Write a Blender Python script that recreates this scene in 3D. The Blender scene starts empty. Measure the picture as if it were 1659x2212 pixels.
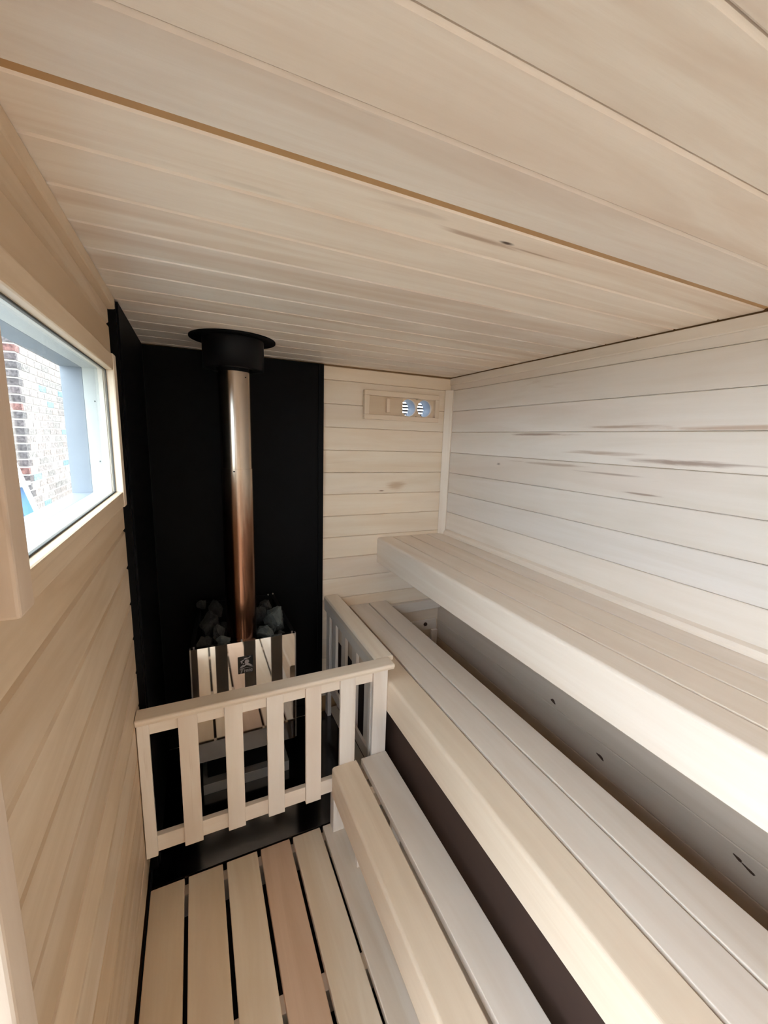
import bpy, bmesh, math, random
from mathutils import Vector, Matrix, noise as mnoise
random.seed(7)
SC = bpy.context.scene
COL = SC.collection

# ---------------------------------------------------------------- units
# Everything is laid out in room units measured from the camera point
# (x right, y towards the back wall, z up), 1 unit = 0.38 m, floor at -4.236.
S = 0.38
ZF = -4.236
def P(x, y, z): return Vector((x*S, y*S, (z-ZF)*S))

# ---------------------------------------------------------------- camera
cam_d = bpy.data.cameras.new('camera')
cam = bpy.data.objects.new('camera', cam_d)
COL.objects.link(cam)
RX = Vector((0.90753657, -0.41871394, 0.0324964))
DN = Vector((-0.044032, -0.17181611, -0.98414451))
FW = Vector((0.41765842, 0.89171625, -0.17436621))
m = Matrix((( RX.x, -DN.x, -FW.x, 0), (RX.y, -DN.y, -FW.y, 0), (RX.z, -DN.z, -FW.z, 0), (0, 0, 0, 1)))
cam.matrix_world = Matrix.Translation(P(0, 0, 0)) @ m
cam_d.sensor_fit = 'HORIZONTAL'
cam_d.sensor_width = 36.0
cam_d.lens = 878.77/1659*36.0
cam_d.clip_start = 0.02
SC.camera = cam

# ---------------------------------------------------------------- daylight
W = bpy.data.worlds.new('sky')
SC.world = W
W.use_nodes = True
wn, wl = W.node_tree.nodes, W.node_tree.links
wn.clear()
w_out = wn.new('ShaderNodeOutputWorld')
w_bg = wn.new('ShaderNodeBackground')
w_bg.inputs['Color'].default_value = (0.84, 0.92, 1.0, 1)
w_bg.inputs['Strength'].default_value = 11.0
wl.new(w_bg.outputs['Background'], w_out.inputs['Surface'])
sun_d = bpy.data.lights.new('sun', 'SUN')
sun_d.energy = 10.0
sun_d.color = (1.0, 0.93, 0.82)
sun_d.angle = math.radians(0.6)
sun = bpy.data.objects.new('sun', sun_d)
COL.objects.link(sun)
sun.rotation_euler = Vector((-0.62, -0.42, -0.95)).to_track_quat('-Z', 'Y').to_euler()
sun.location = P(20, 14, 30)
SC.view_settings.view_transform = 'Standard'
SC.view_settings.look = 'None'
SC.view_settings.gamma = 1.0
SC.view_settings.use_curve_mapping = False
SC.view_settings.exposure = 0.27
cy = SC.cycles
cy.max_bounces = 14
cy.diffuse_bounces = 10
cy.glossy_bounces = 6
cy.transparent_max_bounces = 12
cy.caustics_reflective = False
cy.caustics_refractive = False
cy.sample_clamp_indirect = 6.0
cy.use_denoising = True

# ---------------------------------------------------------------- helpers
WLOC = {}
def box(bm, x0, x1, y0, y1, z0, z1):
    v = [bm.verts.new(P(x, y, z)) for x in (x0, x1) for y in (y0, y1) for z in (z0, z1)]
    for f in ((0, 1, 3, 2), (4, 6, 7, 5), (0, 4, 5, 1), (2, 3, 7, 6), (0, 2, 6, 4), (1, 5, 7, 3)):
        bm.faces.new([v[i] for i in f])
    return v
def prism(bm, axis, prof, t0, t1):
    def pt(a, b, t):
        return P(t, a, b) if axis == 'x' else P(a, t, b) if axis == 'y' else P(a, b, t)
    A = [bm.verts.new(pt(a, b, t0)) for a, b in prof]
    B = [bm.verts.new(pt(a, b, t1)) for a, b in prof]
    n = len(prof)
    bm.faces.new(A); bm.faces.new(list(reversed(B)))
    for i in range(n):
        j = (i+1) % n
        bm.faces.new((A[j], A[i], B[i], B[j]))
def lathe(bm, cx, cy_, prof, n=48):
    rings = []
    for r, z in prof:
        rings.append([bm.verts.new(P(cx+r*math.cos(2*math.pi*i/n), cy_+r*math.sin(2*math.pi*i/n), z)) for i in range(n)])
    for a, b in zip(rings, rings[1:]):
        for i in range(n):
            j = (i+1) % n
            f = bm.faces.new((a[i], a[j], b[j], b[i])); f.smooth = True
    return rings
def obj(name, bm, mat, parent=None, tint=None, bevel=0.0, smooth=False, kind=None):
    bmesh.ops.recalc_face_normals(bm, faces=bm.faces[:])
    if bevel:
        es = [e for e in bm.edges if len(e.link_faces) == 2 and e.calc_face_angle(0) > 0.5]
        bmesh.ops.bevel(bm, geom=es, offset=bevel*S, segments=2, profile=0.6, affect='EDGES', clamp_overlap=True)
    lo = Vector((min(v.co.x for v in bm.verts), min(v.co.y for v in bm.verts), min(v.co.z for v in bm.verts)))
    hi = Vector((max(v.co.x for v in bm.verts), max(v.co.y for v in bm.verts), max(v.co.z for v in bm.verts)))
    c = Vector(((lo.x+hi.x)/2, (lo.y+hi.y)/2, lo.z))
    bmesh.ops.translate(bm, verts=bm.verts[:], vec=-c)
    if smooth:
        for f in bm.faces: f.smooth = True
    me = bpy.data.meshes.new(name)
    bm.to_mesh(me); bm.free()
    me.materials.append(mat)
    o = bpy.data.objects.new(name, me); COL.objects.link(o)
    WLOC[o.name] = c
    if parent is not None:
        o.parent = parent; o.location = c - WLOC[parent.name]
    else:
        o.location = c
    if tint: o.color = (*tint, 1)
    if kind: o['kind'] = kind
    return o
def root(name, loc):
    o = bpy.data.objects.new(name, None); COL.objects.link(o)
    o.empty_display_size = 0.1
    o.location = loc; WLOC[o.name] = loc.copy()
    return o
def tag(o, label, cat, group=None, kind=None):
    o['label'] = label; o['category'] = cat
    if group: o['group'] = group
    if kind: o['kind'] = kind
    return o
def bx(name, mat, parent, x0, x1, y0, y1, z0, z1, tint=None, bevel=0.006):
    bm = bmesh.new(); box(bm, x0, x1, y0, y1, z0, z1)
    return obj(name, bm, mat, parent, tint, bevel)
def vary(a=0.05, lift=1.0):
    k = lift*(1 + random.uniform(-a, a*0.6)); h = random.uniform(-0.018, 0.018)
    return (k*(1+h), k, k*(1-1.6*h))

# ---------------------------------------------------------------- materials
def lin(h):
    h = h.lstrip('#')
    r = []
    for i in (0, 2, 4):
        c = int(h[i:i+2], 16)/255
        r.append(c/12.92 if c <= 0.04045 else ((c+0.055)/1.055)**2.4)
    return (*r, 1)
def new_mat(name):
    mt = bpy.data.materials.new(name); mt.use_nodes = True
    nt = mt.node_tree; nt.nodes.clear()
    out = nt.nodes.new('ShaderNodeOutputMaterial')
    b = nt.nodes.new('ShaderNodeBsdfPrincipled')
    nt.links.new(b.outputs[0], out.inputs[0])
    return mt, nt, b
def plain(name, col, rough=0.5, metal=0.0, noise=0.0, nscale=60, bump=0.0, spec=0.5):
    mt, nt, b = new_mat(name)
    c = lin(col) if isinstance(col, str) else col
    b.inputs['Base Color'].default_value = c
    b.inputs['Roughness'].default_value = rough
    b.inputs['Metallic'].default_value = metal
    b.inputs['Specular IOR Level'].default_value = spec
    if noise or bump:
        tc = nt.nodes.new('ShaderNodeTexCoord')
        n = nt.nodes.new('ShaderNodeTexNoise'); n.inputs['Scale'].default_value = nscale; n.inputs['Detail'].default_value = 6
        nt.links.new(tc.outputs['Object'], n.inputs['Vector'])
        mx = nt.nodes.new('ShaderNodeMix'); mx.data_type = 'RGBA'
        mx.inputs['A'].default_value = tuple(min(1, v*(1+noise)) for v in c[:3])+(1,)
        mx.inputs['B'].default_value = tuple(v*(1-noise) for v in c[:3])+(1,)
        nt.links.new(n.outputs['Fac'], mx.inputs['Factor'])
        nt.links.new(mx.outputs['Result'], b.inputs['Base Color'])
        if bump:
            bp = nt.nodes.new('ShaderNodeBump'); bp.inputs['Strength'].default_value = bump; bp.inputs['Distance'].default_value = 0.004
            nt.links.new(n.outputs['Fac'], bp.inputs['Height'])
            nt.links.new(bp.outputs['Normal'], b.inputs['Normal'])
    return mt
def wood(name, axis, base='#ece5dc', dark='#e1d6ca', streak='#a08068', streak_amt=0.25, rough=0.5, marks=()):
    """pale planed hardwood; grain along axis; marks = dark mineral streaks (centre, half sizes) at their real places"""
    mt, nt, b = new_mat(name)
    N, L = nt.nodes.new, nt.links.new
    ai = 'xyz'.index(axis)
    tc = N('ShaderNodeTexCoord'); oi = N('ShaderNodeObjectInfo')
    off = N('ShaderNodeVectorMath'); off.operation = 'SCALE'; off.inputs[0].default_value = (37.0, 53.0, 71.0)
    L(oi.outputs['Random'], off.inputs['Scale'])
    add = N('ShaderNodeVectorMath'); add.operation = 'ADD'
    L(tc.outputs['Object'], add.inputs[0]); L(off.outputs[0], add.inputs[1])
    def noise(al, ac, detail=5, dist=0.0, rgh=0.55):
        mp = N('ShaderNodeMapping'); sc = [ac, ac, ac]; sc[ai] = al
        mp.inputs['Scale'].default_value = sc
        L(add.outputs[0], mp.inputs['Vector'])
        n = N('ShaderNodeTexNoise'); n.inputs['Scale'].default_value = 1.0
        n.inputs['Detail'].default_value = detail; n.inputs['Distortion'].default_value = dist; n.inputs['Roughness'].default_value = rgh
        L(mp.outputs[0], n.inputs['Vector'])
        return n.outputs['Fac']
    def ramp(src, p0, p1, v0=0.0, v1=1.0):
        r = N('ShaderNodeMapRange'); r.interpolation_type = 'SMOOTHSTEP'
        r.inputs['From Min'].default_value = p0; r.inputs['From Max'].default_value = p1
        r.inputs['To Min'].default_value = v0; r.inputs['To Max'].default_value = v1
        L(src, r.inputs['Value']); return r.outputs[0]
    def mix(fac, a, bcol, blend='MIX'):
        mx = N('ShaderNodeMix'); mx.data_type = 'RGBA'; mx.blend_type = blend
        L(fac, mx.inputs['Factor']) if not isinstance(fac, float) else setattr(mx.inputs['Factor'], 'default_value', fac)
        for s, v in (('A', a), ('B', bcol)):
            if isinstance(v, tuple): mx.inputs[s].default_value = v
            else: L(v, mx.inputs[s])
        return mx.outputs['Result']
    broad = noise(0.9, 9, 4, 1.2)
    grain = noise(3.0, 90, 6, 0.4)
    pore = noise(40, 900, 3)
    strk = noise(1.1, 26, 4, 2.0)
    where = noise(1.6, 5, 2, 0.5)
    c = mix(ramp(broad, 0.34, 0.74), lin(base), lin(dark))
    pink = noise(0.7, 6, 3, 0.8)
    c = mix(ramp(pink, 0.5, 0.75, 0, 0.35), c, lin('#dfcdc2'))
    c = mix(ramp(grain, 0.35, 0.75, 0.0, 0.22), c, lin(dark))
    pl = N('ShaderNodeMath'); pl.operation = 'MULTIPLY'
    L(ramp(strk, 0.60, 0.72), pl.inputs[0]); L(ramp(where, 0.52, 0.70), pl.inputs[1])
    ps = N('ShaderNodeMath'); ps.operation = 'MULTIPLY'; ps.inputs[1].default_value = streak_amt
    L(pl.outputs[0], ps.inputs[0])
    c = mix(ps.outputs[0], c, lin(streak))
    c = mix(ramp(pore, 0.45, 0.8, 0.0, 0.18), c, lin(dark))
    if marks:
        geo = N('ShaderNodeNewGeometry')
        wob = noise(5, 60, 4, 1.0)
        for (ctr, half, col, amt) in marks:
            sb = N('ShaderNodeVectorMath'); sb.operation = 'SUBTRACT'; sb.inputs[1].default_value = P(*ctr)
            L(geo.outputs['Position'], sb.inputs[0])
            dv = N('ShaderNodeVectorMath'); dv.operation = 'DIVIDE'; dv.inputs[1].default_value = tuple(h*S for h in half)
            L(sb.outputs[0], dv.inputs[0])
            ln = N('ShaderNodeVectorMath'); ln.operation = 'LENGTH'; L(dv.outputs[0], ln.inputs[0])
            ad = N('ShaderNodeMath'); ad.operation = 'MULTIPLY_ADD'; ad.inputs[1].default_value = 1.6; ad.inputs[2].default_value = -0.8
            L(wob, ad.inputs[0])
            sm = N('ShaderNodeMath'); sm.operation = 'ADD'; L(ln.outputs['Value'], sm.inputs[0]); L(ad.outputs[0], sm.inputs[1])
            c = mix(ramp(sm.outputs[0], 0.15, 1.0, amt, 0.0), c, lin(col))
    c = mix(1.0, c, oi.outputs['Color'], 'MULTIPLY')
    L(c, b.inputs['Base Color'])
    b.inputs['Roughness'].default_value = rough
    b.inputs['Specular IOR Level'].default_value = 0.35
    bp = N('ShaderNodeBump'); bp.inputs['Strength'].default_value = 0.12; bp.inputs['Distance'].default_value = 0.002
    L(grain, bp.inputs['Height']); L(bp.outputs['Normal'], b.inputs['Normal'])
    return mt

STK = '#7d5c48'
right_marks = [((3.758, 3.75, 0.125), (0.2, 0.62, 0.022), STK, 0.66), ((3.758, 2.7, 0.20), (0.2, 0.6, 0.02), '#9c7d63', 0.6),
               ((3.758, 2.05, -0.11), (0.2, 0.62, 0.030), STK, 0.66), ((3.758, 2.9, -0.06), (0.2, 0.5, 0.03), '#9c7d63', 0.6),
               ((3.758, 3.55, -0.215), (0.2, 0.75, 0.022), '#94745c', 0.5), ((3.758, 2.75, -0.26), (0.2, 0.5, 0.016), '#7d5c48', 0.5),
               ((3.758, 2.4, -0.42), (0.2, 0.22, 0.012), '#7d5c48', 0.62), ((3.758, 4.40, -0.27), (0.2, 0.05, 0.02), '#5d4436', 0.62),
               ((3.758, 1.6, 0.18), (0.2, 0.9, 0.025), '#b08d72', 0.6)]
ceil_marks = [((1.483, 1.81, 1.0), (0.055, 0.018, 0.2), '#4a3324', 1.0), ((1.33, 1.84, 1.0), (0.35, 0.03, 0.2), '#a58468', 0.7),
              ((1.72, 1.83, 1.0), (0.3, 0.012, 0.2), '#a08064', 0.7), ((0.9, 1.77, 1.0), (0.25, 0.03, 0.2), '#a58c78', 0.3),
              ((0.25, 1.95, 1.0), (0.18, 0.025, 0.2), '#9c8a76', 0.22)]
back_marks = [((2.60, 5.65, -0.772), (0.06, 0.2, 0.014), '#7a5a40', 0.9), ((2.84, 5.65, -0.70), (0.22, 0.2, 0.09), '#b8936a', 0.6)]
WX = wood('pale_wood_along_x', 'x')
WY = wood('pale_wood_along_y', 'y')
WZ = wood('pale_wood_along_z', 'z')
W_CEIL = wood('ceiling_wood', 'x', base='#eee6dc', dark='#dac9b9', marks=ceil_marks, streak_amt=0.2)
W_RIGHT = wood('right_wall_wood', 'y', base='#ebe5df', dark='#e1d9d0', marks=right_marks, streak_amt=0.2)
W_BACK = wood('back_wall_wood', 'x', base='#efe3d2', dark='#e6d5bf', marks=back_marks, streak_amt=0.15)
W_LEFT = wood('left_wall_wood', 'y', base='#d8c4ab', dark='#c6ad8f', streak_amt=0.2)  # darker base than the other walls: this wall's shade put into colour
W_BENCH = wood('bench_wood', 'y', base='#ebe2d8', dark='#e1d5c8', streak_amt=0.08)
W_FLOOR = wood('floor_wood', 'y', base='#eae0d2', dark='#dccdb9', streak_amt=0.15)
W_TONGUE = plain('raw_tongue_wood', '#b58f63', 0.6, noise=0.12, nscale=25)
W_KNOT = plain('knot_wood', '#4a3428', 0.6, noise=0.3, nscale=200)
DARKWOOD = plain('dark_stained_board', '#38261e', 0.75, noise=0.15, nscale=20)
SUBFLOOR = plain('dark_subfloor', '#241a16', 0.9)
BLACK = plain('matt_black_steel', (0.0042, 0.0043, 0.0048, 1), 0.5, noise=0.1, nscale=8, spec=0.06)
BLACK2 = plain('black_enamel', (0.006, 0.006, 0.007, 1), 0.45, spec=0.12)
MIRROR = plain('polished_stainless', (0.80, 0.79, 0.77, 1), 0.035, 1.0)
GREYSTEEL = plain('dull_steel_edge', (0.42, 0.41, 0.39, 1), 0.35, 1.0)
HEARTH = plain('dark_steel_hearth', (0.10, 0.10, 0.105, 1), 0.13, 1.0, noise=0.35, nscale=7)
PLINTH = plain('galvanised_plinth', (0.45, 0.45, 0.43, 1), 0.4, 0.6)
STONE = plain('sauna_stone', (0.035, 0.037, 0.036, 1), 0.9, noise=0.55, nscale=45, bump=0.6)
STONE_PALE = plain('pale_sauna_stone', (0.085, 0.10, 0.10, 1), 0.85, noise=0.45, nscale=55, bump=0.6)
WHITEPAINT = plain('white_weathered_lining', '#e6e6e2', 0.5, noise=0.05, nscale=30)
GREYMETAL = plain('grey_cladding', '#a2a7b0', 0.6, noise=0.10, nscale=14)
RUBBER = plain('grey_rubber_seal', '#4a4d4c', 0.7)
WHITEPLASTIC = plain('white_plastic', '#e8ecee', 0.4)
DUCT = plain('bluish_metal_duct', '#7d93b0', 0.45)
LOUVRE = plain('grey_louvre', '#5f5d5e', 0.6)
BADGE = plain('black_badge', (0.01, 0.01, 0.011, 1), 0.25)
SILVER = plain('silver_print', (0.45, 0.44, 0.48, 1), 0.4, 0.3)
BLUE = plain('blue_sheet', '#5b86b8', 0.5, noise=0.15, nscale=18)
PAVING = plain('paving', '#6b675f', 0.85, noise=0.12, nscale=4)
MORTAR = plain('pale_mortar', '#bdb6ae', 0.9, noise=0.1, nscale=60)

def brick_mat():
    mt, nt, b = new_mat('flecked_brick')
    N, L = nt.nodes.new, nt.links.new
    tc = N('ShaderNodeTexCoord'); oi = N('ShaderNodeObjectInfo')
    off = N('ShaderNodeVectorMath'); off.operation = 'SCALE'; off.inputs[0].default_value = (17, 23, 31); L(oi.outputs['Random'], off.inputs['Scale'])
    add = N('ShaderNodeVectorMath'); add.operation = 'ADD'; L(tc.outputs['Object'], add.inputs[0]); L(off.outputs[0], add.inputs[1])
    n = N('ShaderNodeTexNoise'); n.inputs['Scale'].default_value = 45; n.inputs['Detail'].default_value = 5; L(add.outputs[0], n.inputs['Vector'])
    r = N('ShaderNodeMapRange'); r.inputs['From Min'].default_value = 0.35; r.inputs['From Max'].default_value = 0.7
    r.inputs['To Min'].default_value = 0.55; r.inputs['To Max'].default_value = 1.5; L(n.outputs['Fac'], r.inputs['Value'])
    mx = N('ShaderNodeVectorMath'); mx.operation = 'SCALE'; L(oi.outputs['Color'], mx.inputs[0]); L(r.outputs[0], mx.inputs['Scale'])
    L(mx.outputs[0], b.inputs['Base Color']); b.inputs['Roughness'].default_value = 0.9
    return mt
BRICK = brick_mat()

def flue_mat():
    mt, nt, b = new_mat('heat_tinted_stainless')
    N, L = nt.nodes.new, nt.links.new
    geo = N('ShaderNodeNewGeometry'); sp = N('ShaderNodeSeparateXYZ'); L(geo.outputs['Position'], sp.inputs[0])
    mp = N('ShaderNodeMapping'); mp.inputs['Scale'].default_value = (30, 30, 3); L(geo.outputs['Position'], mp.inputs['Vector'])
    n = N('ShaderNodeTexNoise'); n.inputs['Scale'].default_value = 1; n.inputs['Detail'].default_value = 5; L(mp.outputs[0], n.inputs['Vector'])
    r = N('ShaderNodeMapRange'); r.inputs['From Min'].default_value = P(0, 0, -2.4).z; r.inputs['From Max'].default_value = P(0, 0, 0.7).z
    L(sp.outputs['Z'], r.inputs['Value'])
    ad = N('ShaderNodeMath'); ad.operation = 'MULTIPLY_ADD'; ad.inputs[1].default_value = 0.5; ad.inputs[2].default_value = -0.25; L(n.outputs['Fac'], ad.inputs[0])
    sm = N('ShaderNodeMath'); sm.operation = 'ADD'; L(r.outputs[0], sm.inputs[0]); L(ad.outputs[0], sm.inputs[1])
    cr = N('ShaderNodeValToRGB')
    e = cr.color_ramp.elements
    e[0].position = 0.0; e[0].color = (0.12, 0.055, 0.035, 1)
    e[1].position = 1.0; e[1].color = (0.46, 0.40, 0.35, 1)
    k = e.new(0.42); k.color = (0.26, 0.135, 0.085, 1)
    k = e.new(0.62); k.color = (0.50, 0.40, 0.31, 1)
    L(sm.outputs[0], cr.inputs['Fac']); L(cr.outputs[0], b.inputs['Base Color'])
    b.inputs['Metallic'].default_value = 1.0; b.inputs['Roughness'].default_value = 0.20
    return mt
FLUE = flue_mat()

def glass_mat(name, col):
    mt = bpy.data.materials.new(name); mt.use_nodes = True
    nt = mt.node_tree; nt.nodes.clear()
    N, L = nt.nodes.new, nt.links.new
    out = N('ShaderNodeOutputMaterial'); t = N('ShaderNodeBsdfTransparent'); g = N('ShaderNodeBsdfGlossy'); fr = N('ShaderNodeMapRange'); lw = N('ShaderNodeLayerWeight'); pw = N('ShaderNodeMath'); mx = N('ShaderNodeMixShader')
    t.inputs['Color'].default_value = col; g.inputs['Roughness'].default_value = 0.01; lw.inputs['Blend'].default_value = 0.5; pw.operation = 'POWER'; pw.inputs[1].default_value = 5.0
    fr.inputs['To Min'].default_value = 0.04; fr.inputs['To Max'].default_value = 0.9
    L(lw.outputs['Facing'], pw.inputs[0]); L(pw.outputs[0], fr.inputs['Value'])
    L(fr.outputs[0], mx.inputs['Fac']); L(t.outputs[0], mx.inputs[1]); L(g.outputs[0], mx.inputs[2]); L(mx.outputs[0], out.inputs[0])
    return mt
GLASS = glass_mat('thin_window_glass', (0.93, 0.97, 0.97, 1))
TINTGLASS = glass_mat('added_tint_glass', (0.27, 0.285, 0.295, 1))  # for the unseen pane added to cut light through the doorway

# ================================================================ ROOM
XL, XR, YB, YF, ZC = -0.55, 3.758, 5.667, -3.6, 1.0
PITCH = 0.3225
TH = 0.05      # lining board thickness
BV = 0.014     # board edge bevel
GR = [0.80 - PITCH*k for k in range(16)]     # wall joints

# ---- floor: dark subfloor, joists and loose duckboards
bm = bmesh.new(); box(bm, -1.1, XR+0.3, YF-0.3, YB+0.3, ZF-0.50, ZF-0.32)
floor = tag(obj('floor', bm, SUBFLOOR), 'slatted floor of pale boards over a dark base beside the bench step', 'floor', kind='structure')
for y0, y1 in ((3.60, 3.70), (2.41, 2.53), (1.2, 1.32), (0.0, 0.12), (-1.2, -1.08), (-2.4, -2.28), (-3.5, -3.38)):
    bx('joist', WX, floor, XL+0.01, XR-0.02, y0, y1, ZF-0.32, ZF-0.07)
ftints = [(0.97, 0.90, 0.78), (1.0, 0.95, 0.86), (1.05, 1.02, 0.95), (0.86, 0.70, 0.60), (1.05, 1.02, 0.96), (1.06, 1.06, 1.06), (0.98, 0.94, 0.9), (1, .97, .9), (1, .95, .88), (1, .97, .9), (1, .95, .9), (.98, .95, .9), (1, 1, .95), (1, 1, .95)]
edges = [(-0.5485, -0.262), (-0.228, 0.082), (0.118, 0.412), (0.448, 0.746), (0.782, 1.080), (1.112, 1.415)]
x = 1.45
while x + 0.29 < XR: edges.append((x, x+0.295)); x += 0.33
for i, (x0, x1) in enumerate(edges):
    bx('board', W_FLOOR, floor, x0, x1, YF+0.02, 3.71 if x0 < 1.5 else YB-0.03, ZF-0.07, ZF, tuple(1.08*v for v in ftints[i]), 0.008)

# ---- right wall
bm = bmesh.new(); box(bm, XR+TH, XR+0.35, YF-0.3, YB+0.3, ZF-0.3, 1.35)
wall_r = tag(obj('wall_right', bm, W_TONGUE), 'right wall of pale horizontal tongue and groove boards behind the upper bench', 'wall', kind='structure')
def wall_board(name, mat, wall, side, zt, zb, t0, t1, x=None, tint=None):
    """one lining board, face at x (side R/L) or y (side B)"""
    g = 0.0018
    BV = 0.016 if side == 'L' else 0.007
    zt -= g; zb += g
    sgn = 1 if side in 'RB' else -1
    f = {'R': XR, 'B': YB, 'L': XL}[side]
    prof = [(f+sgn*TH, zt), (f+sgn*BV, zt), (f, zt-BV), (f, zb+BV), (f+sgn*BV, zb), (f+sgn*TH, zb)]
    bm = bmesh.new(); prism(bm, 'x' if side == 'B' else 'y', prof, t0, t1)
    return obj(name, bm, mat, wall, tint or vary())
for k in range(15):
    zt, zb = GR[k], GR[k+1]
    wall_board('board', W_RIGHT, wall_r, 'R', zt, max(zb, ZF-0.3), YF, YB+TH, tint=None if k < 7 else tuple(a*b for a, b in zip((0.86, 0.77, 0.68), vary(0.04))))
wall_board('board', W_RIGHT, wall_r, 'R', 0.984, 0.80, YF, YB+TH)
# knots in the shaded boards under the upper bench
def knot(parent, c, ax, r1, r2):
    bm = bmesh.new(); n = 14
    vs = []
    for i in range(n):
        a = 2*math.pi*i/n; k = 1+0.2*math.sin(3*a+c[1])
        u, v = r1*k*math.cos(a), r2*k*math.sin(a)+0.25*r1*k*math.cos(a)
        vs.append(bm.verts.new(P(c[0], c[1]+u, c[2]+v) if ax == 'x' else P(c[0]+u, c[1]+v, c[2])))
    f = bm.faces.new(vs)
    r = bmesh.ops.extrude_face_region(bm, geom=[f])
    bmesh.ops.translate(bm, verts=[g for g in r['geom'] if isinstance(g, bmesh.types.BMVert)], vec=Vector((0.002, 0, 0)) if ax == 'x' else Vector((0, 0, 0.002)))
    return obj('knot', bm, W_KNOT, parent)
for c, a, b_ in (((XR-0.003, 3.094, -3.0), 0.034, 0.020), ((XR-0.003, 2.433, -3.222), 0.042, 0.016), ((XR-0.003, 1.225, -3.160), 0.03, 0.012), ((XR-0.003, 1.15, -3.185), 0.045, 0.010)):
    knot(wall_r, c, 'x', a, b_)

# ---- back wall with a hole for the air vent
VX0, VX1, VZ0, VZ1 = 2.34, 3.445, 0.36, 0.63
bm = bmesh.new()
for a in ((XL-0.3, VX0, ZF-0.3, 1.35), (VX1, XR+0.3, ZF-0.3, 1.35), (VX0, VX1, ZF-0.3, VZ0), (VX0, VX1, VZ1, 1.35)):
    box(bm, a[0], a[1], YB+TH, YB+0.25, a[2], a[3])
wall_b = tag(obj('wall_back', bm, W_TONGUE), 'end wall of pale horizontal boards between the black shield and the corner', 'wall', kind='structure')
cut = bmesh.new(); box(cut, VX0, VX1, YB-0.5, YB+0.5, VZ0, VZ1)
cme = bpy.data.meshes.new('cutter'); bmesh.ops.recalc_face_normals(cut, faces=cut.faces[:]); cut.to_mesh(cme); cut.free()
cutter = bpy.data.objects.new('cutter', cme); COL.objects.link(cutter)
for k in range(15):
    o = wall_board('board', W_BACK, wall_b, 'B', GR[k], max(GR[k+1], ZF-0.3), 1.5, XR)
    if k in (0, 1):
        bpy.context.view_layer.update()
        md = o.modifiers.new('b', 'BOOLEAN'); md.object = cutter; md.operation = 'DIFFERENCE'; md.solver = 'EXACT'
        dg = bpy.context.evaluated_depsgraph_get()
        nm = bpy.data.meshes.new_from_object(o.evaluated_get(dg))
        o.modifiers.clear(); o.data = nm
bpy.data.objects.remove(cutter)
wall_board('board', W_BACK, wall_b, 'B', 0.984, 0.80, 1.5, XR)
bx('board', W_BACK, wall_b, XL-0.1, 1.5, YB+0.01, YB+TH, ZF-0.3, 0.95)

# ---- left wall, window and door openings
WY0, WY1, WZ0, WZ1 = 1.575, 3.495, -0.438, 0.418      # clear window opening
DY0, DY1, DZ1 = -3.0, 1.16, 0.55                      # doorway; its run behind the camera is added to let in light
YE = 3.90                                              # boards stop here, then the heat shield
bm = bmesh.new()
X0, X1 = XL-0.238, XL-TH
q = 0.02
for a in ((YF-0.3, DY0-0.051, ZF-0.3, 1.35), (DY0-0.051, DY1+0.051, DZ1, 1.35), (DY1+0.051, WY0-q, ZF-0.3, 1.35), (WY0-q, WY1+q, ZF-0.3, WZ0-q), (WY0-q, WY1+q, WZ1+q, 1.35), (WY1+q, YB+0.3, ZF-0.3, 1.35)):
    box(bm, X0, X1, a[0], a[1], a[2], a[3])
wall_l = tag(obj('wall_left', bm, W_TONGUE), 'left wall of pale boards holding the window and the doorway', 'wall', kind='structure')
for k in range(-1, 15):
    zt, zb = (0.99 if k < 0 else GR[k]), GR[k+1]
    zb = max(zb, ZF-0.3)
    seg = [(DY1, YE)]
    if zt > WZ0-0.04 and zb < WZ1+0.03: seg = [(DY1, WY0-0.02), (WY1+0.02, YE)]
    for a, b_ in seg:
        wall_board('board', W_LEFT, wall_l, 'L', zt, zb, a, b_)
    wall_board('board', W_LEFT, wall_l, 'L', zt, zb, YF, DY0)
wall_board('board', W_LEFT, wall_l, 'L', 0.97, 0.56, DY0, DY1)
# ---- wall behind the camera
bm = bmesh.new(); box(bm, XL-0.3, XR+0.3, YF-0.3, YF, ZF-0.3, 1.35)
tag(obj('wall_front', bm, WX), 'plain wood wall behind the viewpoint', 'wall', kind='structure')

# ---- ceiling
bm = bmesh.new(); box(bm, XL-0.3, XR+0.3, YF-0.3, YB+0.3, ZC+0.045, ZC+0.35)
ceil = tag(obj('ceiling', bm, W_TONGUE), 'low ceiling of wide pale boards running across the cabin', 'ceiling', kind='structure')
ys = [0.699-PITCH*k for k in range(14, 0, -1)] + [0.699+PITCH*k for k in range(0, 16)]
ys = [y for y in ys if y > YF] ; ys = [YF] + ys
if ys[-1] < YB-0.03: ys.append(YB)
for i in range(len(ys)-1):
    y0, y1 = ys[i], min(ys[i+1], YB-0.004)
    if y1 - y0 < 0.02: continue
    if abs(y0-1.6665) < 0.02: y0 += 0.030
    g = 0.0025; BV = 0.010
    prof = [(y0+g, ZC+TH), (y0+g, ZC+BV), (y0+g+BV, ZC), (y1-g-BV, ZC), (y1-g, ZC+BV), (y1-g, ZC+TH)]
    bm = bmesh.new(); prism(bm, 'x', prof, XL-0.05, XR-0.012)
    obj('board', bm, W_CEIL, ceil, vary(0.08))
bx('tongue', W_TONGUE, ceil, XL-0.05, XR-0.03, 1.664, 1.699, ZC+0.006, ZC+0.03, bevel=0)

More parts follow.
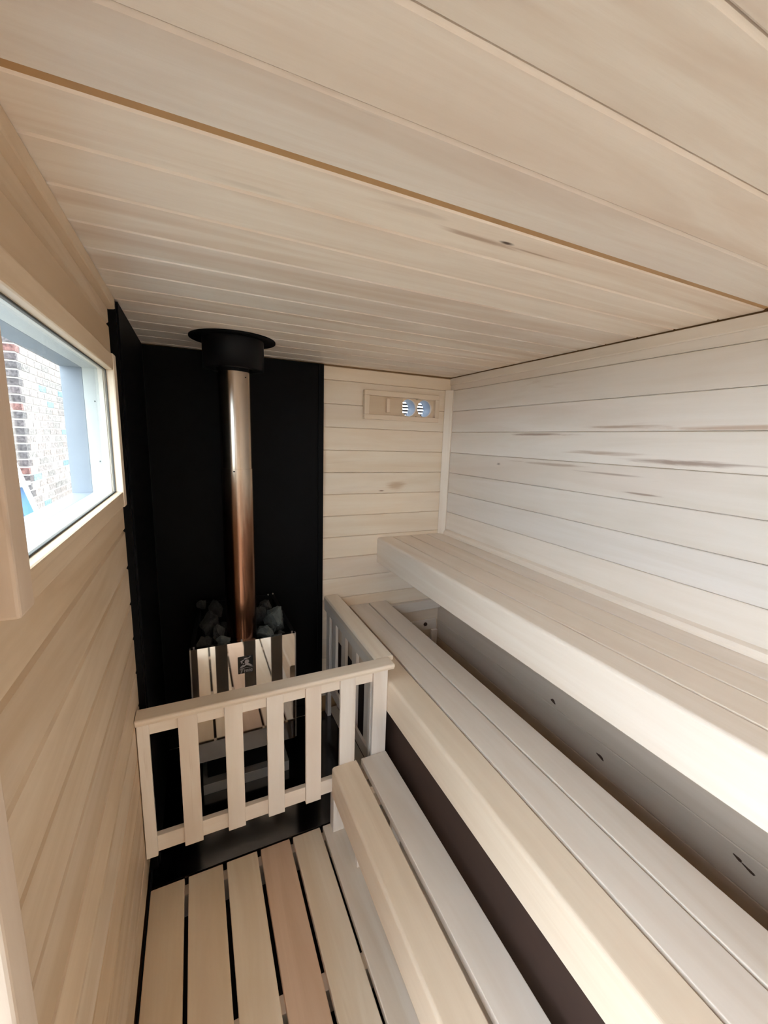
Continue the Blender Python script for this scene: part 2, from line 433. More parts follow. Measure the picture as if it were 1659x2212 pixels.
# ---- trims
def trim(name, axis, prof, t0, t1, mat, label):
    bm = bmesh.new(); prism(bm, axis, prof, t0, t1)
    return tag(obj(name, bm, mat, None, vary(0.03)), label, 'trim', kind='structure')
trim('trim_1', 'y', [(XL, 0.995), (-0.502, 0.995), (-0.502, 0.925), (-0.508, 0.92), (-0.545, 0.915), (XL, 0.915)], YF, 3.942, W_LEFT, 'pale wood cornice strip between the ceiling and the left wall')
trim('trim_2', 'z', [(XR-0.001, YB-0.001), (XR-0.001, YB-0.10), (XR-0.03, YB-0.115), (XR-0.115, YB-0.03), (XR-0.10, YB-0.001)], -1.508, 0.80, WZ, 'upright wood strip in the corner beside the air vent')
trim('trim_3', 'y', [(XR-0.001, -1.508), (XR-0.06, -1.508), (XR-0.06, -1.475), (XR-0.045, -1.445), (XR-0.001, -1.425)], YF, YB-0.12, W_BENCH, 'thin bead strip where the upper bench meets the right wall')

trim('trim_4', 'y', [(XR-0.001, 0.984), (XR-0.022, 0.984), (XR-0.022, 0.895), (XR-0.012, 0.885), (XR-0.001, 0.885)], YF, YB-0.002, W_RIGHT, 'flat cover strip along the top of the right wall')

# ================================================================ WINDOW
win = root('window_1', P(XL, 2.5, WZ0))
tag(win, 'landscape window in deep wood casing in the left wall', 'window', kind='structure')
XC = -0.48
cb = 0.010
bx('casing', WZ, win, XL+0.001, XC, 1.452, WY0, -0.552, 0.532, (0.82, 0.72, 0.63), cb)  # browner left casing; its shade is put into the tint
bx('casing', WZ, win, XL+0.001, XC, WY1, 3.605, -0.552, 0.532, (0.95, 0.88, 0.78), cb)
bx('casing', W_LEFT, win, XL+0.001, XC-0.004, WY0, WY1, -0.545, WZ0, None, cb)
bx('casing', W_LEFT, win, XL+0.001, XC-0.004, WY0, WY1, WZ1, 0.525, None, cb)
XG = -0.535
def reveal(parent, name, mat, xa, xb, t, dz=0.0):
    """four lining boards around the opening from xa (outside) to xb (inside)"""
    bx(name, mat, parent, xa, xb, WY0-t, WY0, WZ0-t, WZ1+t, None, 0.002)
    bx(name, mat, parent, xa, xb, WY1, WY1+t, WZ0-t, WZ1+t, None, 0.002)
    bx(name, mat, parent, xa, xb, WY0, WY1, WZ0-t, WZ0, None, 0.002)
    bx(name, mat, parent, xa, xb, WY0, WY1, WZ1, WZ1+t, None, 0.002)
reveal(win, 'lining', WHITEPAINT, -0.668, XC-0.072, 0.018)
reveal(win, 'outer_frame', GREYMETAL, -0.79, -0.669, 0.016)
sl = 0.008
bm = bmesh.new()
for a in ((WY0, WY0+sl, WZ0, WZ1), (WY1-sl, WY1, WZ0, WZ1), (WY0, WY1, WZ0, WZ0+sl), (WY0, WY1, WZ1-sl, WZ1)):
    box(bm, XG-0.008, XG+0.006, a[0], a[1], a[2], a[3])
obj('seal', bm, RUBBER, win)
bm = bmesh.new(); box(bm, XG-0.004, XG+0.004, WY0+0.002, WY1-0.002, WZ0+0.002, WZ1-0.002)
obj('pane', bm, GLASS, win)
for z in (0.195, -0.22):
    bm = bmesh.new(); box(bm, -0.612, -0.604, WY1-0.003, WY1, z, z+0.008); obj('screw', bm, RUBBER, win)

# ---- doorway: near edge real; rear stretch, post and tinted pane added for light
dr = root('door_1', P(XL, DY1, ZF))
tag(dr, 'doorway with an added unseen tinted side pane in the left wall beside the viewpoint', 'door', kind='structure')
bx('casing', WZ, dr, XL-0.02, -0.502, DY1, DY1+0.112, ZF, 0.56, (0.86, 0.78, 0.71), 0.010)
bx('casing', WZ, dr, XL-0.02, -0.502, DY0-0.112, DY0, ZF, 0.56, None, 0.010)
bx('casing', W_LEFT, dr, XL-0.02, -0.502, DY0, DY1, DZ1, 0.66, None, 0.010)
bx('jamb', WHITEPAINT, dr, -0.80, XL-0.021, DY1, DY1+0.05, ZF, DZ1, None, 0.004)
bx('jamb', WHITEPAINT, dr, -0.80, XL-0.021, DY0-0.05, DY0, ZF, DZ1, None, 0.004)
bx('post', WZ, dr, -0.80, -0.502, -0.62, -0.42, ZF, DZ1-0.001, None, 0.006)  # added unseen post between the open rear stretch and the pane
bm = bmesh.new(); box(bm, -0.775, -0.765, -0.418, 0.96, ZF+0.002, DZ1-0.002); obj('added_tint_pane', bm, TINTGLASS, dr)  # added pane dims light on the near benches; gap lights the jamb
bx('threshold', WHITEPAINT, dr, -0.80, XL-0.01, DY0, DY1, ZF-0.06, ZF-0.005, None, 0.004)

# ================================================================ HEAT SHIELDS, HEARTH
sh = root('heat_shield', P(0.55, 5.62, ZF))
tag(sh, 'tall matt black sheet on the end wall behind the stove', 'heat shield', 'black heat shields around the stove')
bx('sheet', BLACK, sh, -0.4845, 1.58, 5.615, 5.63, -4.06, 0.985, None, 0)
bx('edge_profile', BLACK, sh, 1.582, 1.655, 5.60, 5.665, -4.06, 0.985, None, 0.006)
bx('kick_strip', BLACK2, sh, -0.4845, 1.655, 5.605, 5.64, -4.245, -4.075, None, 0.004)
s2 = root('heat_shield', P(-0.5, 4.7, ZF))
tag(s2, 'tall matt black sheet on the left wall beside the stove', 'heat shield', 'black heat shields around the stove')
bx('sheet', BLACK, s2, -0.50, -0.485, 3.955, 5.612, -4.24, 0.985, None, 0)
bx('edge_profile', BLACK, s2, XL-0.04, -0.502, 3.92, 3.95, -4.24, 0.985, None, 0)
bm = bmesh.new(); box(bm, XL+0.003, 1.84, 3.735, 5.60, ZF-0.32, ZF-0.012)
tag(obj('hearth_plate', bm, HEARTH, None, None, 0.006), 'dark grey hearth plate under the stove and guard rail', 'hearth')

# ================================================================ FLUE
FX, FY = 0.432, 4.84
fl = root('flue_pipe', P(FX, FY, -2.55))
tag(fl, 'round heat-browned stainless flue pipe rising from the stove stones', 'flue')
bm = bmesh.new(); lathe(bm, FX, FY, [(0.170, -2.598), (0.170, -2.58), (0.170, -0.375), (0.170, -0.365)]); obj('lower_pipe', bm, FLUE, fl)
bm = bmesh.new(); lathe(bm, FX, FY, [(0.1645, -0.45), (0.1645, -0.44), (0.1645, 0.65), (0.1645, 0.66)]); obj('upper_pipe', bm, FLUE, fl)
bm = bmesh.new(); lathe(bm, FX, FY, [(0.154, 0.62), (0.154, 0.72)]); obj('black_spigot', bm, BLACK2, fl)
def rivet(parent, ang, z, r=0.170, rad=0.012):
    bm = bmesh.new()
    c = P(FX+r*math.cos(ang), FY+r*math.sin(ang), z)
    mt = Matrix.Translation(c) @ Vector((math.cos(ang), math.sin(ang), 0)).to_track_quat('Z', 'Y').to_matrix().to_4x4()
    bmesh.ops.create_cone(bm, cap_ends=True, segments=12, radius1=rad*S, radius2=rad*0.5*S, depth=0.012*S, matrix=mt)
    obj('rivet', bm, BLACK2, parent)
rivet(fl, math.atan2(-0.158, -0.045), -0.39); rivet(fl, math.atan2(-0.13, 0.10), 0.605, 0.1645, 0.009)
rivet(fl, math.atan2(-0.16, 0.03), 0.685, 0.154, 0.006)
cl = root('ceiling_collar', P(FX, FY, 0.66))
tag(cl, 'black round collar with wide flange where the flue passes the ceiling', 'collar')
bm = bmesh.new(); lathe(bm, FX, FY, [(0.29, 0.985), (0.434, 0.985), (0.434, 0.998), (0.29, 0.998)], 64); obj('flange', bm, BLACK, cl)
bm = bmesh.new(); lathe(bm, FX, FY, [(0.195, 0.99), (0.195, 0.70), (0.195, 0.69), (0.311, 0.69), (0.311, 0.99)], 64); obj('sleeve', bm, BLACK2, cl)

# ================================================================ STOVE
SY0, SY1, SX0, SX1 = 4.645, 5.55, -0.129, 1.024
ST, SB, SR = -2.362, -3.800, -2.19
st = root('sauna_stove', P(0.447, 5.1, ZF-0.012))
tag(st, 'wood-burning sauna stove with mirror-polished front and open stone tray', 'stove')
bm = bmesh.new(); box(bm, SX0, SX1, SY0, SY0+0.012, SB, ST); box(bm, SX0, SX1, SY0+0.013, SY0+0.045, ST-0.012, ST)
obj('front_panel', bm, MIRROR, st, None, 0)
bx('front_flange', GREYSTEEL, st, SX1-0.001, SX1+0.016, SY0+0.004, SY0+0.05, SB+0.01, ST, None, 0.003)
bx('front_flange', GREYSTEEL, st, SX0-0.016, SX0+0.001, SY0+0.004, SY0+0.05, SB+0.01, ST, None, 0.003)
def side(name, xa, xb, w, sgn):
    bm = bmesh.new(); v = []
    for x_, y_, zt_ in ((xa, SY0+0.052, ST+0.006), (xb, SY1, SR)):
        v.append([bm.verts.new(P(x_, y_, SB)), bm.verts.new(P(x_+sgn*w, y_, SB)), bm.verts.new(P(x_+sgn*w, y_, zt_)), bm.verts.new(P(x_, y_, zt_))])
    bm.faces.new(v[0]); bm.faces.new(v[1][::-1])
    for i in range(4): bm.faces.new((v[0][i], v[0][(i+1) % 4], v[1][(i+1) % 4], v[1][i]))
    obj(name, bm, BLACK2, st)
    bm = bmesh.new(); v = []
    for x_, y_, zt_ in ((xa, SY0+0.052, ST+0.007), (xb, SY1, SR+0.001)):
        v.append([bm.verts.new(P(x_-sgn*0.006, y_, zt_)), bm.verts.new(P(x_+sgn*(w+0.022), y_, zt_)), bm.verts.new(P(x_+sgn*(w+0.022), y_, zt_+0.012)), bm.verts.new(P(x_-sgn*0.006, y_, zt_+0.012))])
    bm.faces.new(v[0]); bm.faces.new(v[1][::-1])
    for i in range(4): bm.faces.new((v[0][i], v[0][(i+1) % 4], v[1][(i+1) % 4], v[1][i]))
    obj('top_rim', bm, BLACK2, st)
side('side_panel', SX1-0.004, 0.925, 0.016, -1)
side('side_panel', SX0+0.004, -0.03, 0.016, 1)
bx('back_panel', BLACK2, st, -0.03, 0.925, SY1+0.001, SY1+0.014, SB, SR+0.006, None, 0.002)
bx('stone_tray', BLACK2, st, 0.0, 0.90, SY0+0.06, SY1-0.01, -2.69, -2.60, None, 0.003)
bx('firebox', BLACK, st, -0.02, 0.88, SY0+0.10, SY1-0.02, ZF+0.125, -2.70, None, 0.01)
bx('base_plinth', PLINTH, st, -0.071, 0.94, SY0, 5.40, ZF-0.011, -4.112, None, 0.003)
for X, Y, Z in ((SX0+0.03, SY0+0.03, ST), (0.41, SY0+0.03, ST), (SX1-0.03, SY0+0.03, ST), (0.915, SY1-0.015, SR+0.012), (0.855, SY1+0.008, SR-0.004)):
    bm = bmesh.new(); bmesh.ops.create_uvsphere(bm, u_segments=10, v_segments=6, radius=0.012*S, matrix=Matrix.Translation(P(X, Y, Z+0.008)))
    obj('bolt', bm, GREYSTEEL, st, smooth=True)
# badge with its emblem and name
bd = bx('badge', BADGE, st, 0.357, 0.525, SY0-0.010, SY0, -2.760, -2.550, None, 0.006)
def flat(bm, pts, y, t=0.003):
    prism(bm, 'y', pts, y-t, y)
def bpt(u, v):  # badge coordinates 0..1
    return (0.357+0.1685*u, -2.760+0.2107*v)
bm = bmesh.new(); YBD = SY0-0.010
polys = [[(0.12, 0.40), (0.30, 0.52), (0.42, 0.50), (0.50, 0.56), (0.66, 0.62), (0.78, 0.54), (0.98, 0.40), (0.84, 0.38), (0.70, 0.44), (0.55, 0.49), (0.42, 0.42), (0.20, 0.36)],
         [(0.46, 0.58), (0.44, 0.70), (0.48, 0.78), (0.60, 0.82), (0.72, 0.78), (0.74, 0.66), (0.66, 0.60), (0.54, 0.60)],
         [(0.40, 0.88), (0.44, 0.84), (0.60, 0.86), (0.72, 0.88), (0.88, 0.985), (0.80, 0.98), (0.70, 0.92), (0.60, 0.93), (0.46, 0.93)],
         [(0.14, 0.74), (0.26, 0.80), (0.38, 0.84), (0.42, 0.80), (0.30, 0.76), (0.30, 0.66), (0.22, 0.62), (0.22, 0.72)],
         [(0.30, 0.60), (0.40, 0.64), (0.42, 0.58), (0.34, 0.57)],
         [(0.08, 0.335), (0.96, 0.335), (0.96, 0.318), (0.08, 0.318)]]
for p in polys: flat(bm, [bpt(*q) for q in p], YBD)
obj('emblem', bm, SILVER, bd)
bm = bmesh.new()
def stroke(u0, v0, u1, v1, w):
    d = Vector((u1-u0, (v1-v0)*1.25)); d.normalize(); n = Vector((-d.y, d.x))*w/2
    flat(bm, [bpt(u0+n.x, v0+n.y/1.25), bpt(u1+n.x, v1+n.y/1.25), bpt(u1-n.x, v1-n.y/1.25), bpt(u0-n.x, v0-n.y/1.25)], YBD)
# blackletter F e n n o
stroke(0.22, 0.05, 0.26, 0.27, 0.055); stroke(0.14, 0.255, 0.40, 0.285, 0.04); stroke(0.18, 0.165, 0.32, 0.175, 0.03); stroke(0.14, 0.07, 0.23, 0.05, 0.035)
u = 0.38
for ch in 'enno':
    if ch == 'e':
        stroke(u+.02, 0.08, u+.02, 0.21, 0.04); stroke(u+.02, 0.21, u+.09, 0.225, 0.03); stroke(u+.09, 0.22, u+.09, 0.16, 0.03); stroke(u+.02, 0.14, u+.09, 0.165, 0.022); stroke(u+.02, 0.075, u+.10, 0.09, 0.03)
    if ch == 'n':
        stroke(u+.02, 0.07, u+.02, 0.22, 0.04); stroke(u+.02, 0.20, u+.10, 0.225, 0.028); stroke(u+.10, 0.07, u+.10, 0.22, 0.04)
    if ch == 'o':
        stroke(u+.02, 0.09, u+.02, 0.21, 0.04); stroke(u+.10, 0.08, u+.10, 0.20, 0.04); stroke(u+.02, 0.21, u+.11, 0.225, 0.03); stroke(u+.02, 0.08, u+.10, 0.07, 0.03)
    u += 0.15
obj('lettering', bm, SILVER, bd)

# ---- stones lying in the tray
def stone(c, r, seed, mat, label, group):
    rnd = random.Random(seed)
    bm = bmesh.new(); bmesh.ops.create_icosphere(bm, subdivisions=4, radius=1.0)
    planes = []
    for i in range(15):
        d = Vector((rnd.gauss(0, 1), rnd.gauss(0, 1), rnd.gauss(0, 1))).normalized(); planes.append((d, rnd.uniform(0.50, 0.85)))
    for v in bm.verts:
        p = v.co.copy()
        for d, h in planes:
            k = p.dot(d)
            if k > h: p -= d*(k-h)*0.97
        q = p*2.7+Vector((seed*1.7, seed*0.9, seed*2.3)); p *= 1+0.13*mnoise.noise(q)+0.08*mnoise.noise(q*2.6)+0.05*mnoise.noise(q*6.0)
        v.co = Vector((p.x*1.2*r[0]*S, p.y*1.2*r[1]*S, p.z*1.2*r[2]*S))
    bmesh.ops.rotate(bm, verts=bm.verts[:], cent=(0, 0, 0), matrix=Matrix.Rotation(rnd.uniform(0, 6.28), 3, 'Z'))
    bmesh.ops.translate(bm, verts=bm.verts[:], vec=P(*c))
    tag(obj('sauna_stone', bm, mat), label, 'stone', group)
G = 'sauna stones in the stove tray'
ST_ = [((0.845, 4.99, -2.31), (0.155, 0.14, 0.15), 3, STONE_PALE, 'largest pale grey-green stone, right of the flue pipe'),
       ((0.775, 5.30, -2.235), (0.085, 0.08, 0.085), 5, STONE, 'small round stone behind the largest pale stone'),
       ((0.685, 5.16, -2.30), (0.09, 0.09, 0.14), 8, STONE, 'upright dark stone between the flue pipe and the largest pale stone'),
       ((0.70, 4.79, -2.385), (0.15, 0.075, 0.085), 13, STONE_PALE, 'low long stone lying behind the front rim right of the flue'),
       ((0.06, 5.05, -2.28), (0.105, 0.11, 0.16), 21, STONE, 'tall dark stone in the left half of the tray'),
       ((0.178, 4.845, -2.325), (0.065, 0.07, 0.135), 34, STONE, 'dark stone close to the left side of the flue pipe'),
       ((0.22, 4.745, -2.365), (0.08, 0.045, 0.08), 55, STONE_PALE, 'pointed stone at the front rim just left of the flue'),
       ((-0.0, 5.42, -2.15), (0.06, 0.06, 0.07), 89, STONE, 'small stone at the far left corner of the tray'),
       ((0.155, 5.31, -2.19), (0.10, 0.10, 0.11), 44, STONE, 'stone behind the tall dark stone left of the flue'),
       ((0.0, 4.80, -2.40), (0.10, 0.075, 0.09), 61, STONE, 'stone at the front left corner of the tray'),
       ((0.90, 4.80, -2.47), (0.07, 0.07, 0.08), 71, STONE, 'small stone in the front right corner of the tray')]
for c, r, sd, mt, lb in ST_: stone(c, r, sd, mt, lb, G)
rnd = random.Random(4)
n = 0
for i in range(5):
    for j in range(5):
        X, Y = 0.09+0.185*i+rnd.uniform(-.02, .02), 4.82+0.165*j+rnd.uniform(-.02, .02)
        if (X-FX)**2+(Y-FY)**2 < 0.26**2 or X > 0.86: continue
        stone((X, Y, -2.525), (0.088, 0.078, 0.075), 100+n, STONE, 'dark stone in the lower layer of the tray', 'lower layer of stones in the stove tray'); n += 1

# ================================================================ GUARD RAIL
gr = root('guard_rail', P(0.65, 3.65, ZF))
tag(gr, 'pale wood guard rail of flat slats in an L around the stove', 'guard rail')
capm = [(3.547, -2.385), (3.547, -2.362), (3.557, -2.354), (3.712, -2.354), (3.722, -2.362), (3.722, -2.415), (3.56, -2.415)]
bm = bmesh.new(); prism(bm, 'x', capm, XL+0.004, 1.85); obj('cap_rail', bm, WX, gr, (1.03, 0.99, 0.92), 0.006)
capy = [(1.692, -2.44), (1.692, -2.372), (1.712, -2.354), (1.905, -2.354), (1.915, -2.364), (1.915, -2.41), (1.80, -2.44)]
bm = bmesh.new(); prism(bm, 'y', capy, 3.724, YB-0.006); obj('cap_rail', bm, WY, gr, (1.03, 0.99, 0.92), 0.006)
bx('top_rail', WX, gr, XL+0.01, 1.79, 3.642, 3.695, -2.565, -2.416, (1.08, 1.06, 1.03), 0.005)
bx('bottom_rail', WX, gr, XL+0.01, 1.79, 3.642, 3.695, -3.765, -3.60, (1.08, 1.06, 1.03), 0.005)
for a, b_ in ((-0.543, -0.452), (-0.232, -0.077), (0.147, 0.304), (0.523, 0.682), (0.90, 1.06), (1.262, 1.43), (1.63, 1.797)):
    bx('slat', WZ, gr, a, b_, 3.60, 3.64, -3.768, -2.416, vary(0.03, 1.07), 0.005)
bx('top_rail', WY, gr, 1.698, 1.733, 3.70, YB-0.006, -2.575, -2.442, None, 0.005)
bx('bottom_rail', WY, gr, 1.700, 1.733, 3.70, YB-0.006, -3.765, -3.60, (1.08, 1.06, 1.03), 0.005)
for a, b_ in ((3.95, 4.10), (4.38, 4.53), (4.79, 4.95), (5.20, 5.36), (5.50, 5.65)):
    bx('slat', WZ, gr, 1.734, 1.775, a, b_, -3.768, -2.446, vary(0.03, 1.07), 0.004)
bx('post', WZ, gr, 1.64, 1.697, 3.70, 3.77, -3.765, -2.43, None, 0.005)
bx('leg', WZ, gr, 1.197, 1.319, 3.590, 3.703, ZF, -3.770, (1.05, 1.04, 1.03), 0.006)
bx('leg', WZ, gr, 1.70, 1.76, 5.45, 5.56, ZF-0.012, -3.766, None, 0.006)

# ================================================================ BENCHES
def edge_board(parent, x0, x1, zt, zb, y0, y1, t=0.075, r=0.035, tint=None):
    """front board with a deep rounded front: an L section"""
    pr_ = [(x1, zt-t), (x1, zt-0.008), (x1-0.008, zt)]
    for i in range(7):
        a = math.pi/2+i*math.pi/12
        pr_.append((x0+r+r*math.cos(a), zt-r+r*math.sin(a)))
    pr_ += [(x0, zb+0.01), (x0+0.01, zb), (x0+t-0.01, zb), (x0+t, zb+0.01), (x0+t, zt-t)]
    bm = bmesh.new(); prism(bm, 'y', pr_, y0, y1)
    return obj('front_board', bm, W_BENCH, parent, tint or vary(0.03))
def slat_y(parent, x0, x1, zt, y0, y1, t=0.075, name='slat'):
    return bx(name, W_BENCH, parent, x0, x1, y0, y1, zt-t, zt, vary(0.05), 0.006)
# upper bench
ZU = -1.51
ub = root('upper_bench', P(3.1, 2.0, -1.91))
tag(ub, 'upper sauna bench of long pale slats along the right wall', 'bench')
edge_board(ub, 2.553, 2.806, ZU, -1.905, YF+0.01, YB-0.004)
for a, b_ in ((2.827, 3.117), (3.138, 3.425), (3.446, XR-0.003)): slat_y(ub, a, b_, ZU, YF+0.01, YB-0.004)
for y in (YB-0.08, 2.9, 1.0, -0.9, -2.8):
    bx('bearer', WX, ub, 2.64, XR-0.004, y, y+0.075, -1.76, -1.587)
# lower bench
ZL = -2.575
lb = root('lower_bench', P(2.27, 2.0, ZF))
tag(lb, 'lower sauna bench of three wide pale slats in front of the upper bench', 'bench')
edge_board(lb, 1.802, 2.088, ZL, -2.945, YF+0.01, YB-0.004, tint=(0.99, 0.94, 0.85))
for a, b_ in ((2.110, 2.418), (2.440, 2.737)): slat_y(lb, a, b_, ZL, YF+0.01, YB-0.004)
for y in (YB-0.08, 2.0, 0.0, -2.0):
    bx('bearer', WX, lb, 1.90, XR-0.004 if y > 5 else 2.70, y, y+0.075, -2.82, -2.652)
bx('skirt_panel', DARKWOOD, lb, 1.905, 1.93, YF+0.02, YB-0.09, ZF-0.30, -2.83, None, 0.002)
bx('leg', WZ, lb, 2.60, 2.70, YB-0.20, YB-0.085, ZF, -2.652)
bx('wall_batten', WX, lb, 2.95, XR-0.05, YB-0.045, YB-0.004, -3.21, -3.03)
bm = bmesh.new(); bmesh.ops.create_cone(bm, cap_ends=True, segments=14, radius1=0.034*S, radius2=0.03*S, depth=0.02*S, matrix=Matrix.Translation(P(3.49, YB-0.052, -3.10)) @ Matrix.Rotation(math.pi/2, 4, 'X'))
obj('bolt', bm, W_KNOT, lb)
bx('wall_post', WZ, lb, 3.60, XR-0.05, YB-0.10, YB-0.047, ZF, -3.21)
# step
ZS = -3.42
sb = root('step_bench', P(1.49, 1.5, ZF))
tag(sb, 'low step bench of two wide boards below the lower bench', 'bench')
edge_board(sb, 1.178, 1.455, ZS, -3.76, YF+0.01, 3.592, r=0.03, tint=(1.0, 0.93, 0.82))
slat_y(sb, 1.505, 1.80, ZS, YF+0.01, 3.592)
for y in (3.2, 1.2, -0.8, -2.8):
    bx('bearer', WX, sb, 1.26, 1.79, y, y+0.09, -3.66, -3.497)
    bx('leg', WZ, sb, 1.30, 1.40, y-0.06, y-0.001, ZF, -3.50)
    bx('leg', WZ, sb, 1.68, 1.78, y-0.06, y-0.001, ZF, -3.50)

# ================================================================ AIR VENT
vt = root('air_vent', P(2.88, YB, 0.29))
tag(vt, 'wooden sliding air vent with two round openings high on the end wall', 'vent')
fy0, fy1 = YB-0.07, YB-0.001
ox0, ox1, oz0, oz1, ix0, ix1, iz0, iz1 = 2.258, 3.518, 0.292, 0.706, 2.335, 3.446, 0.362, 0.632
bm = bmesh.new()
box(bm, ox0, ox1, fy0, fy1, iz1, oz1); obj('frame', bm, WX, vt, (0.97, 0.9, 0.8), 0.008)
bm = bmesh.new(); box(bm, ox0, ox1, fy0, fy1, oz0, iz0); obj('frame', bm, WX, vt, (0.97, 0.9, 0.8), 0.008)
bm = bmesh.new(); box(bm, ox0, ix0, fy0, fy1, iz0, iz1); obj('frame', bm, WZ, vt, (0.95, 0.88, 0.78), 0.006)
bm = bmesh.new(); box(bm, ix1, ox1, fy0, fy1, iz0, iz1); obj('frame', bm, WZ, vt, (0.97, 0.9, 0.8), 0.006)
bx('slider', WX, vt, ix0+0.001, 2.895, YB-0.03, YB-0.014, iz0+0.001, iz1-0.001, (0.84, 0.74, 0.61), 0.003)
bx('handle', WZ, vt, 2.610, 2.666, YB-0.075, YB-0.031, 0.40, 0.605, (1.05, 0.98, 0.88), 0.01)
HC = ((3.010, 0.495), (3.286, 0.498)); HR = 0.128
def holed_plate(x0, x1, z0, z1, y0, y1, holes, r, n=32):
    bm = bmesh.new()
    cols = []
    xs = [x0] + [(holes[i][0]+holes[i+1][0])/2 for i in range(len(holes)-1)] + [x1]
    for (cx, cz), xa, xb in zip(holes, xs, xs[1:]):
        inner, outer = [], []
        for i in range(n):
            a = 2*math.pi*(i+0.5)/n; c, s = math.cos(a), math.sin(a)
            inner.append((cx+r*c, cz+r*s))
            k = min(((xb-cx) if c > 0 else (xa-cx))/c if abs(c) > 1e-6 else 1e9, ((z1-cz) if s > 0 else (z0-cz))/s if abs(s) > 1e-6 else 1e9)
            outer.append((cx+k*c, cz+k*s))
        for y in (y0, y1):
            vi = [bm.verts.new(P(a, y, b_)) for a, b_ in inner]; vo = [bm.verts.new(P(a, y, b_)) for a, b_ in outer]
            for i in range(n):
                j = (i+1) % n; bm.faces.new((vi[i], vi[j], vo[j], vo[i]))
            cols.append((vi, vo))
        (a_, _), (b2, _) = cols[-2:]
        for i in range(n):
            j = (i+1) % n; bm.faces.new((a_[i], a_[j], b2[j], b2[i]))
    return bm
bm = holed_plate(2.80, ix1-0.001, iz0+0.001, iz1-0.001, YB-0.012, YB+0.03, HC, HR)
obj('back_plate', bm, WX, vt, (0.95, 0.85, 0.72))
for cx, cz in HC:
    bm = bmesh.new(); n = 32; rings = []
    for y in (YB+0.03, YB+0.255):
        rings.append([bm.verts.new(P(cx+HR*math.cos(2*math.pi*i/n), y, cz+HR*math.sin(2*math.pi*i/n))) for i in range(n)])
    for i in range(n):
        j = (i+1) % n; bm.faces.new((rings[0][i], rings[0][j], rings[1][j], rings[1][i])).smooth = True
    obj('duct', bm, DUCT, vt)
gx0, gx1 = 2.80, 3.62
gy = YB+0.265
bm = bmesh.new(); box(bm, gx0, gx0+0.03, gy, gy+0.03, 0.25, 0.75)
gl = obj('outer_grille', bm, WHITEPLASTIC, vt)
for k in range(10):
    z = 0.26+0.049*k
    bm = bmesh.new(); prism(bm, 'x', [(gy, z+0.026), (gy+0.008, z+0.030), (gy+0.03, z+0.006), (gy+0.022, z)], gx0+0.03, gx1-0.03)
    obj('louvre', bm, LOUVRE, gl)

# ================================================================ OUTSIDE THE WINDOW
bm = bmesh.new(); box(bm, -60, 60, -60, 80, ZF-0.85, ZF-0.55)
tag(obj('ground', bm, PAVING), 'grey paved ground outside the window', 'ground', kind='structure')
bw = root('brick_building', P(-5.0, 16.0, ZF-0.55))
tag(bw, 'corner of a flecked brick house seen through the window', 'building')
BXc, BYc = -3.8, 13.12
bm = bmesh.new(); box(bm, -8.0, BXc-0.02, BYc+0.02, 21.0, ZF-0.55, 5.0)
obj('mortar_core', bm, MORTAR, bw)
CH, BL, BHt = 0.1974, 0.592, 0.160
def brick_mesh(sx, sy):
    bm = bmesh.new(); bmesh.ops.create_cube(bm, size=1.0)
    bmesh.ops.scale(bm, verts=bm.verts[:], vec=(sx*S, sy*S, BHt*S))
    me = bpy.data.meshes.new('brick'); bm.to_mesh(me); bm.free(); me.materials.append(BRICK); return me
m_b = brick_mesh(0.10, 0.565); m_a = brick_mesh(0.565, 0.10); m_h = brick_mesh(0.27, 0.27)
rb = random.Random(11)
def place_brick(me, c, col):
    o = bpy.data.objects.new('brick', me); COL.objects.link(o); o.parent = bw; o.location = P(*c) - WLOC[bw.name]
    k = rb.uniform(0.85, 1.15); o.color = (col[0]*k, col[1]*k, col[2]*k, 1)
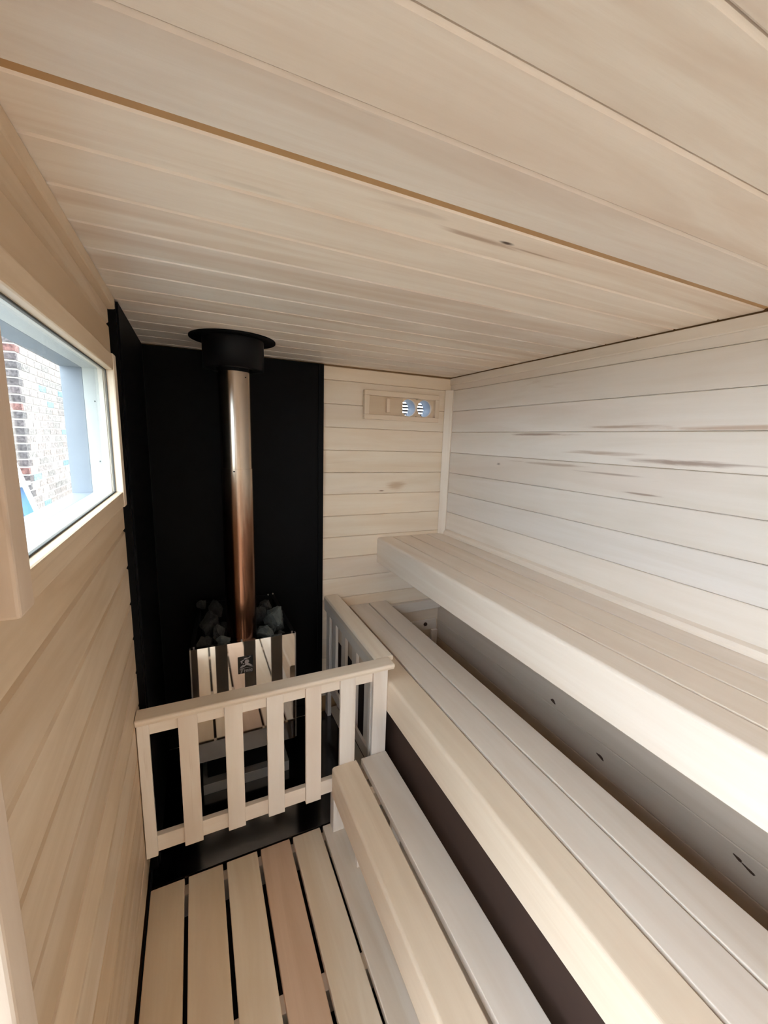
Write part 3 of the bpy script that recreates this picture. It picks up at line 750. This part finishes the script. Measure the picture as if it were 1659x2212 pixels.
pal_sunlit = [(0.20, 0.165, 0.155), (0.23, 0.185, 0.17), (0.185, 0.16, 0.15), (0.26, 0.22, 0.205)]  # face towards the sun: sunlight put into a lighter brick palette
pal_shaded = [(0.085, 0.07, 0.07), (0.095, 0.075, 0.075), (0.10, 0.085, 0.085)]  # face turned from the sun: its shade put into darker brick colours
for r in range(24):
    z = -2.45+CH*r
    o2 = 0.0 if r % 2 else 0.296
    corner = (0.17, 0.08, 0.07) if rb.random() < 0.12 else rb.choice(pal_shaded)
    place_brick(brick_mesh(0.565, 0.10) if False else m_a, (BXc-0.2825-(0.0), BYc+0.05, z), corner) if r % 2 else place_brick(m_h, (BXc-0.135, BYc+0.135, z), corner)
    for k in range(3):
        place_brick(m_a, (BXc-0.2825-(0.592 if r % 2 else 0.296)-0.592*k, BYc+0.05, z), rb.choice(pal_shaded))
    for k in range(7):
        y = BYc+0.11+0.2825+0.592*k if r % 2 else BYc+0.296+0.2825+0.592*k
        place_brick(m_b, (BXc-0.05, y, z), rb.choice(pal_sunlit) if rb.random() > 0.05 else (0.13, 0.20, 0.23))
# blue ribbed sheet leaning outside
bs = root('leaning_sheet', P(-2.6, 8.0, ZF-0.55))
tag(bs, 'blue ribbed sheet with a white edge leaning outside the window', 'sheet')
e0, e1 = Vector((-2.62, -0.0)), Vector((-1.33, -4.78))
dv = e1-e0
for k in range(9):
    a = e0+Vector((-0.17*k-0.03, 0)); b_ = e1+Vector((-0.17*k-0.03, 0))
    bm = bmesh.new(); prism(bm, 'y', [(a.x, a.y), (b_.x, b_.y), (b_.x-0.155, b_.y), (a.x-0.155, a.y)], 8.0+0.02*(k % 2), 8.06)
    obj('rib', bm, BLUE, bs)
bm = bmesh.new(); prism(bm, 'y', [(e0.x+0.0, e0.y), (e1.x, e1.y), (e1.x-0.035, e1.y), (e0.x-0.035, e0.y)], 7.96, 8.08); obj('edge_strip', bm, WHITEPLASTIC, bs)
bm = bmesh.new(); prism(bm, 'y', [(-2.32, -0.80), (-2.32, -0.86), (-2.60, -0.90), (-2.60, -0.80)], 7.7, 7.999); obj('bracket', bm, WHITEPLASTIC, bs)
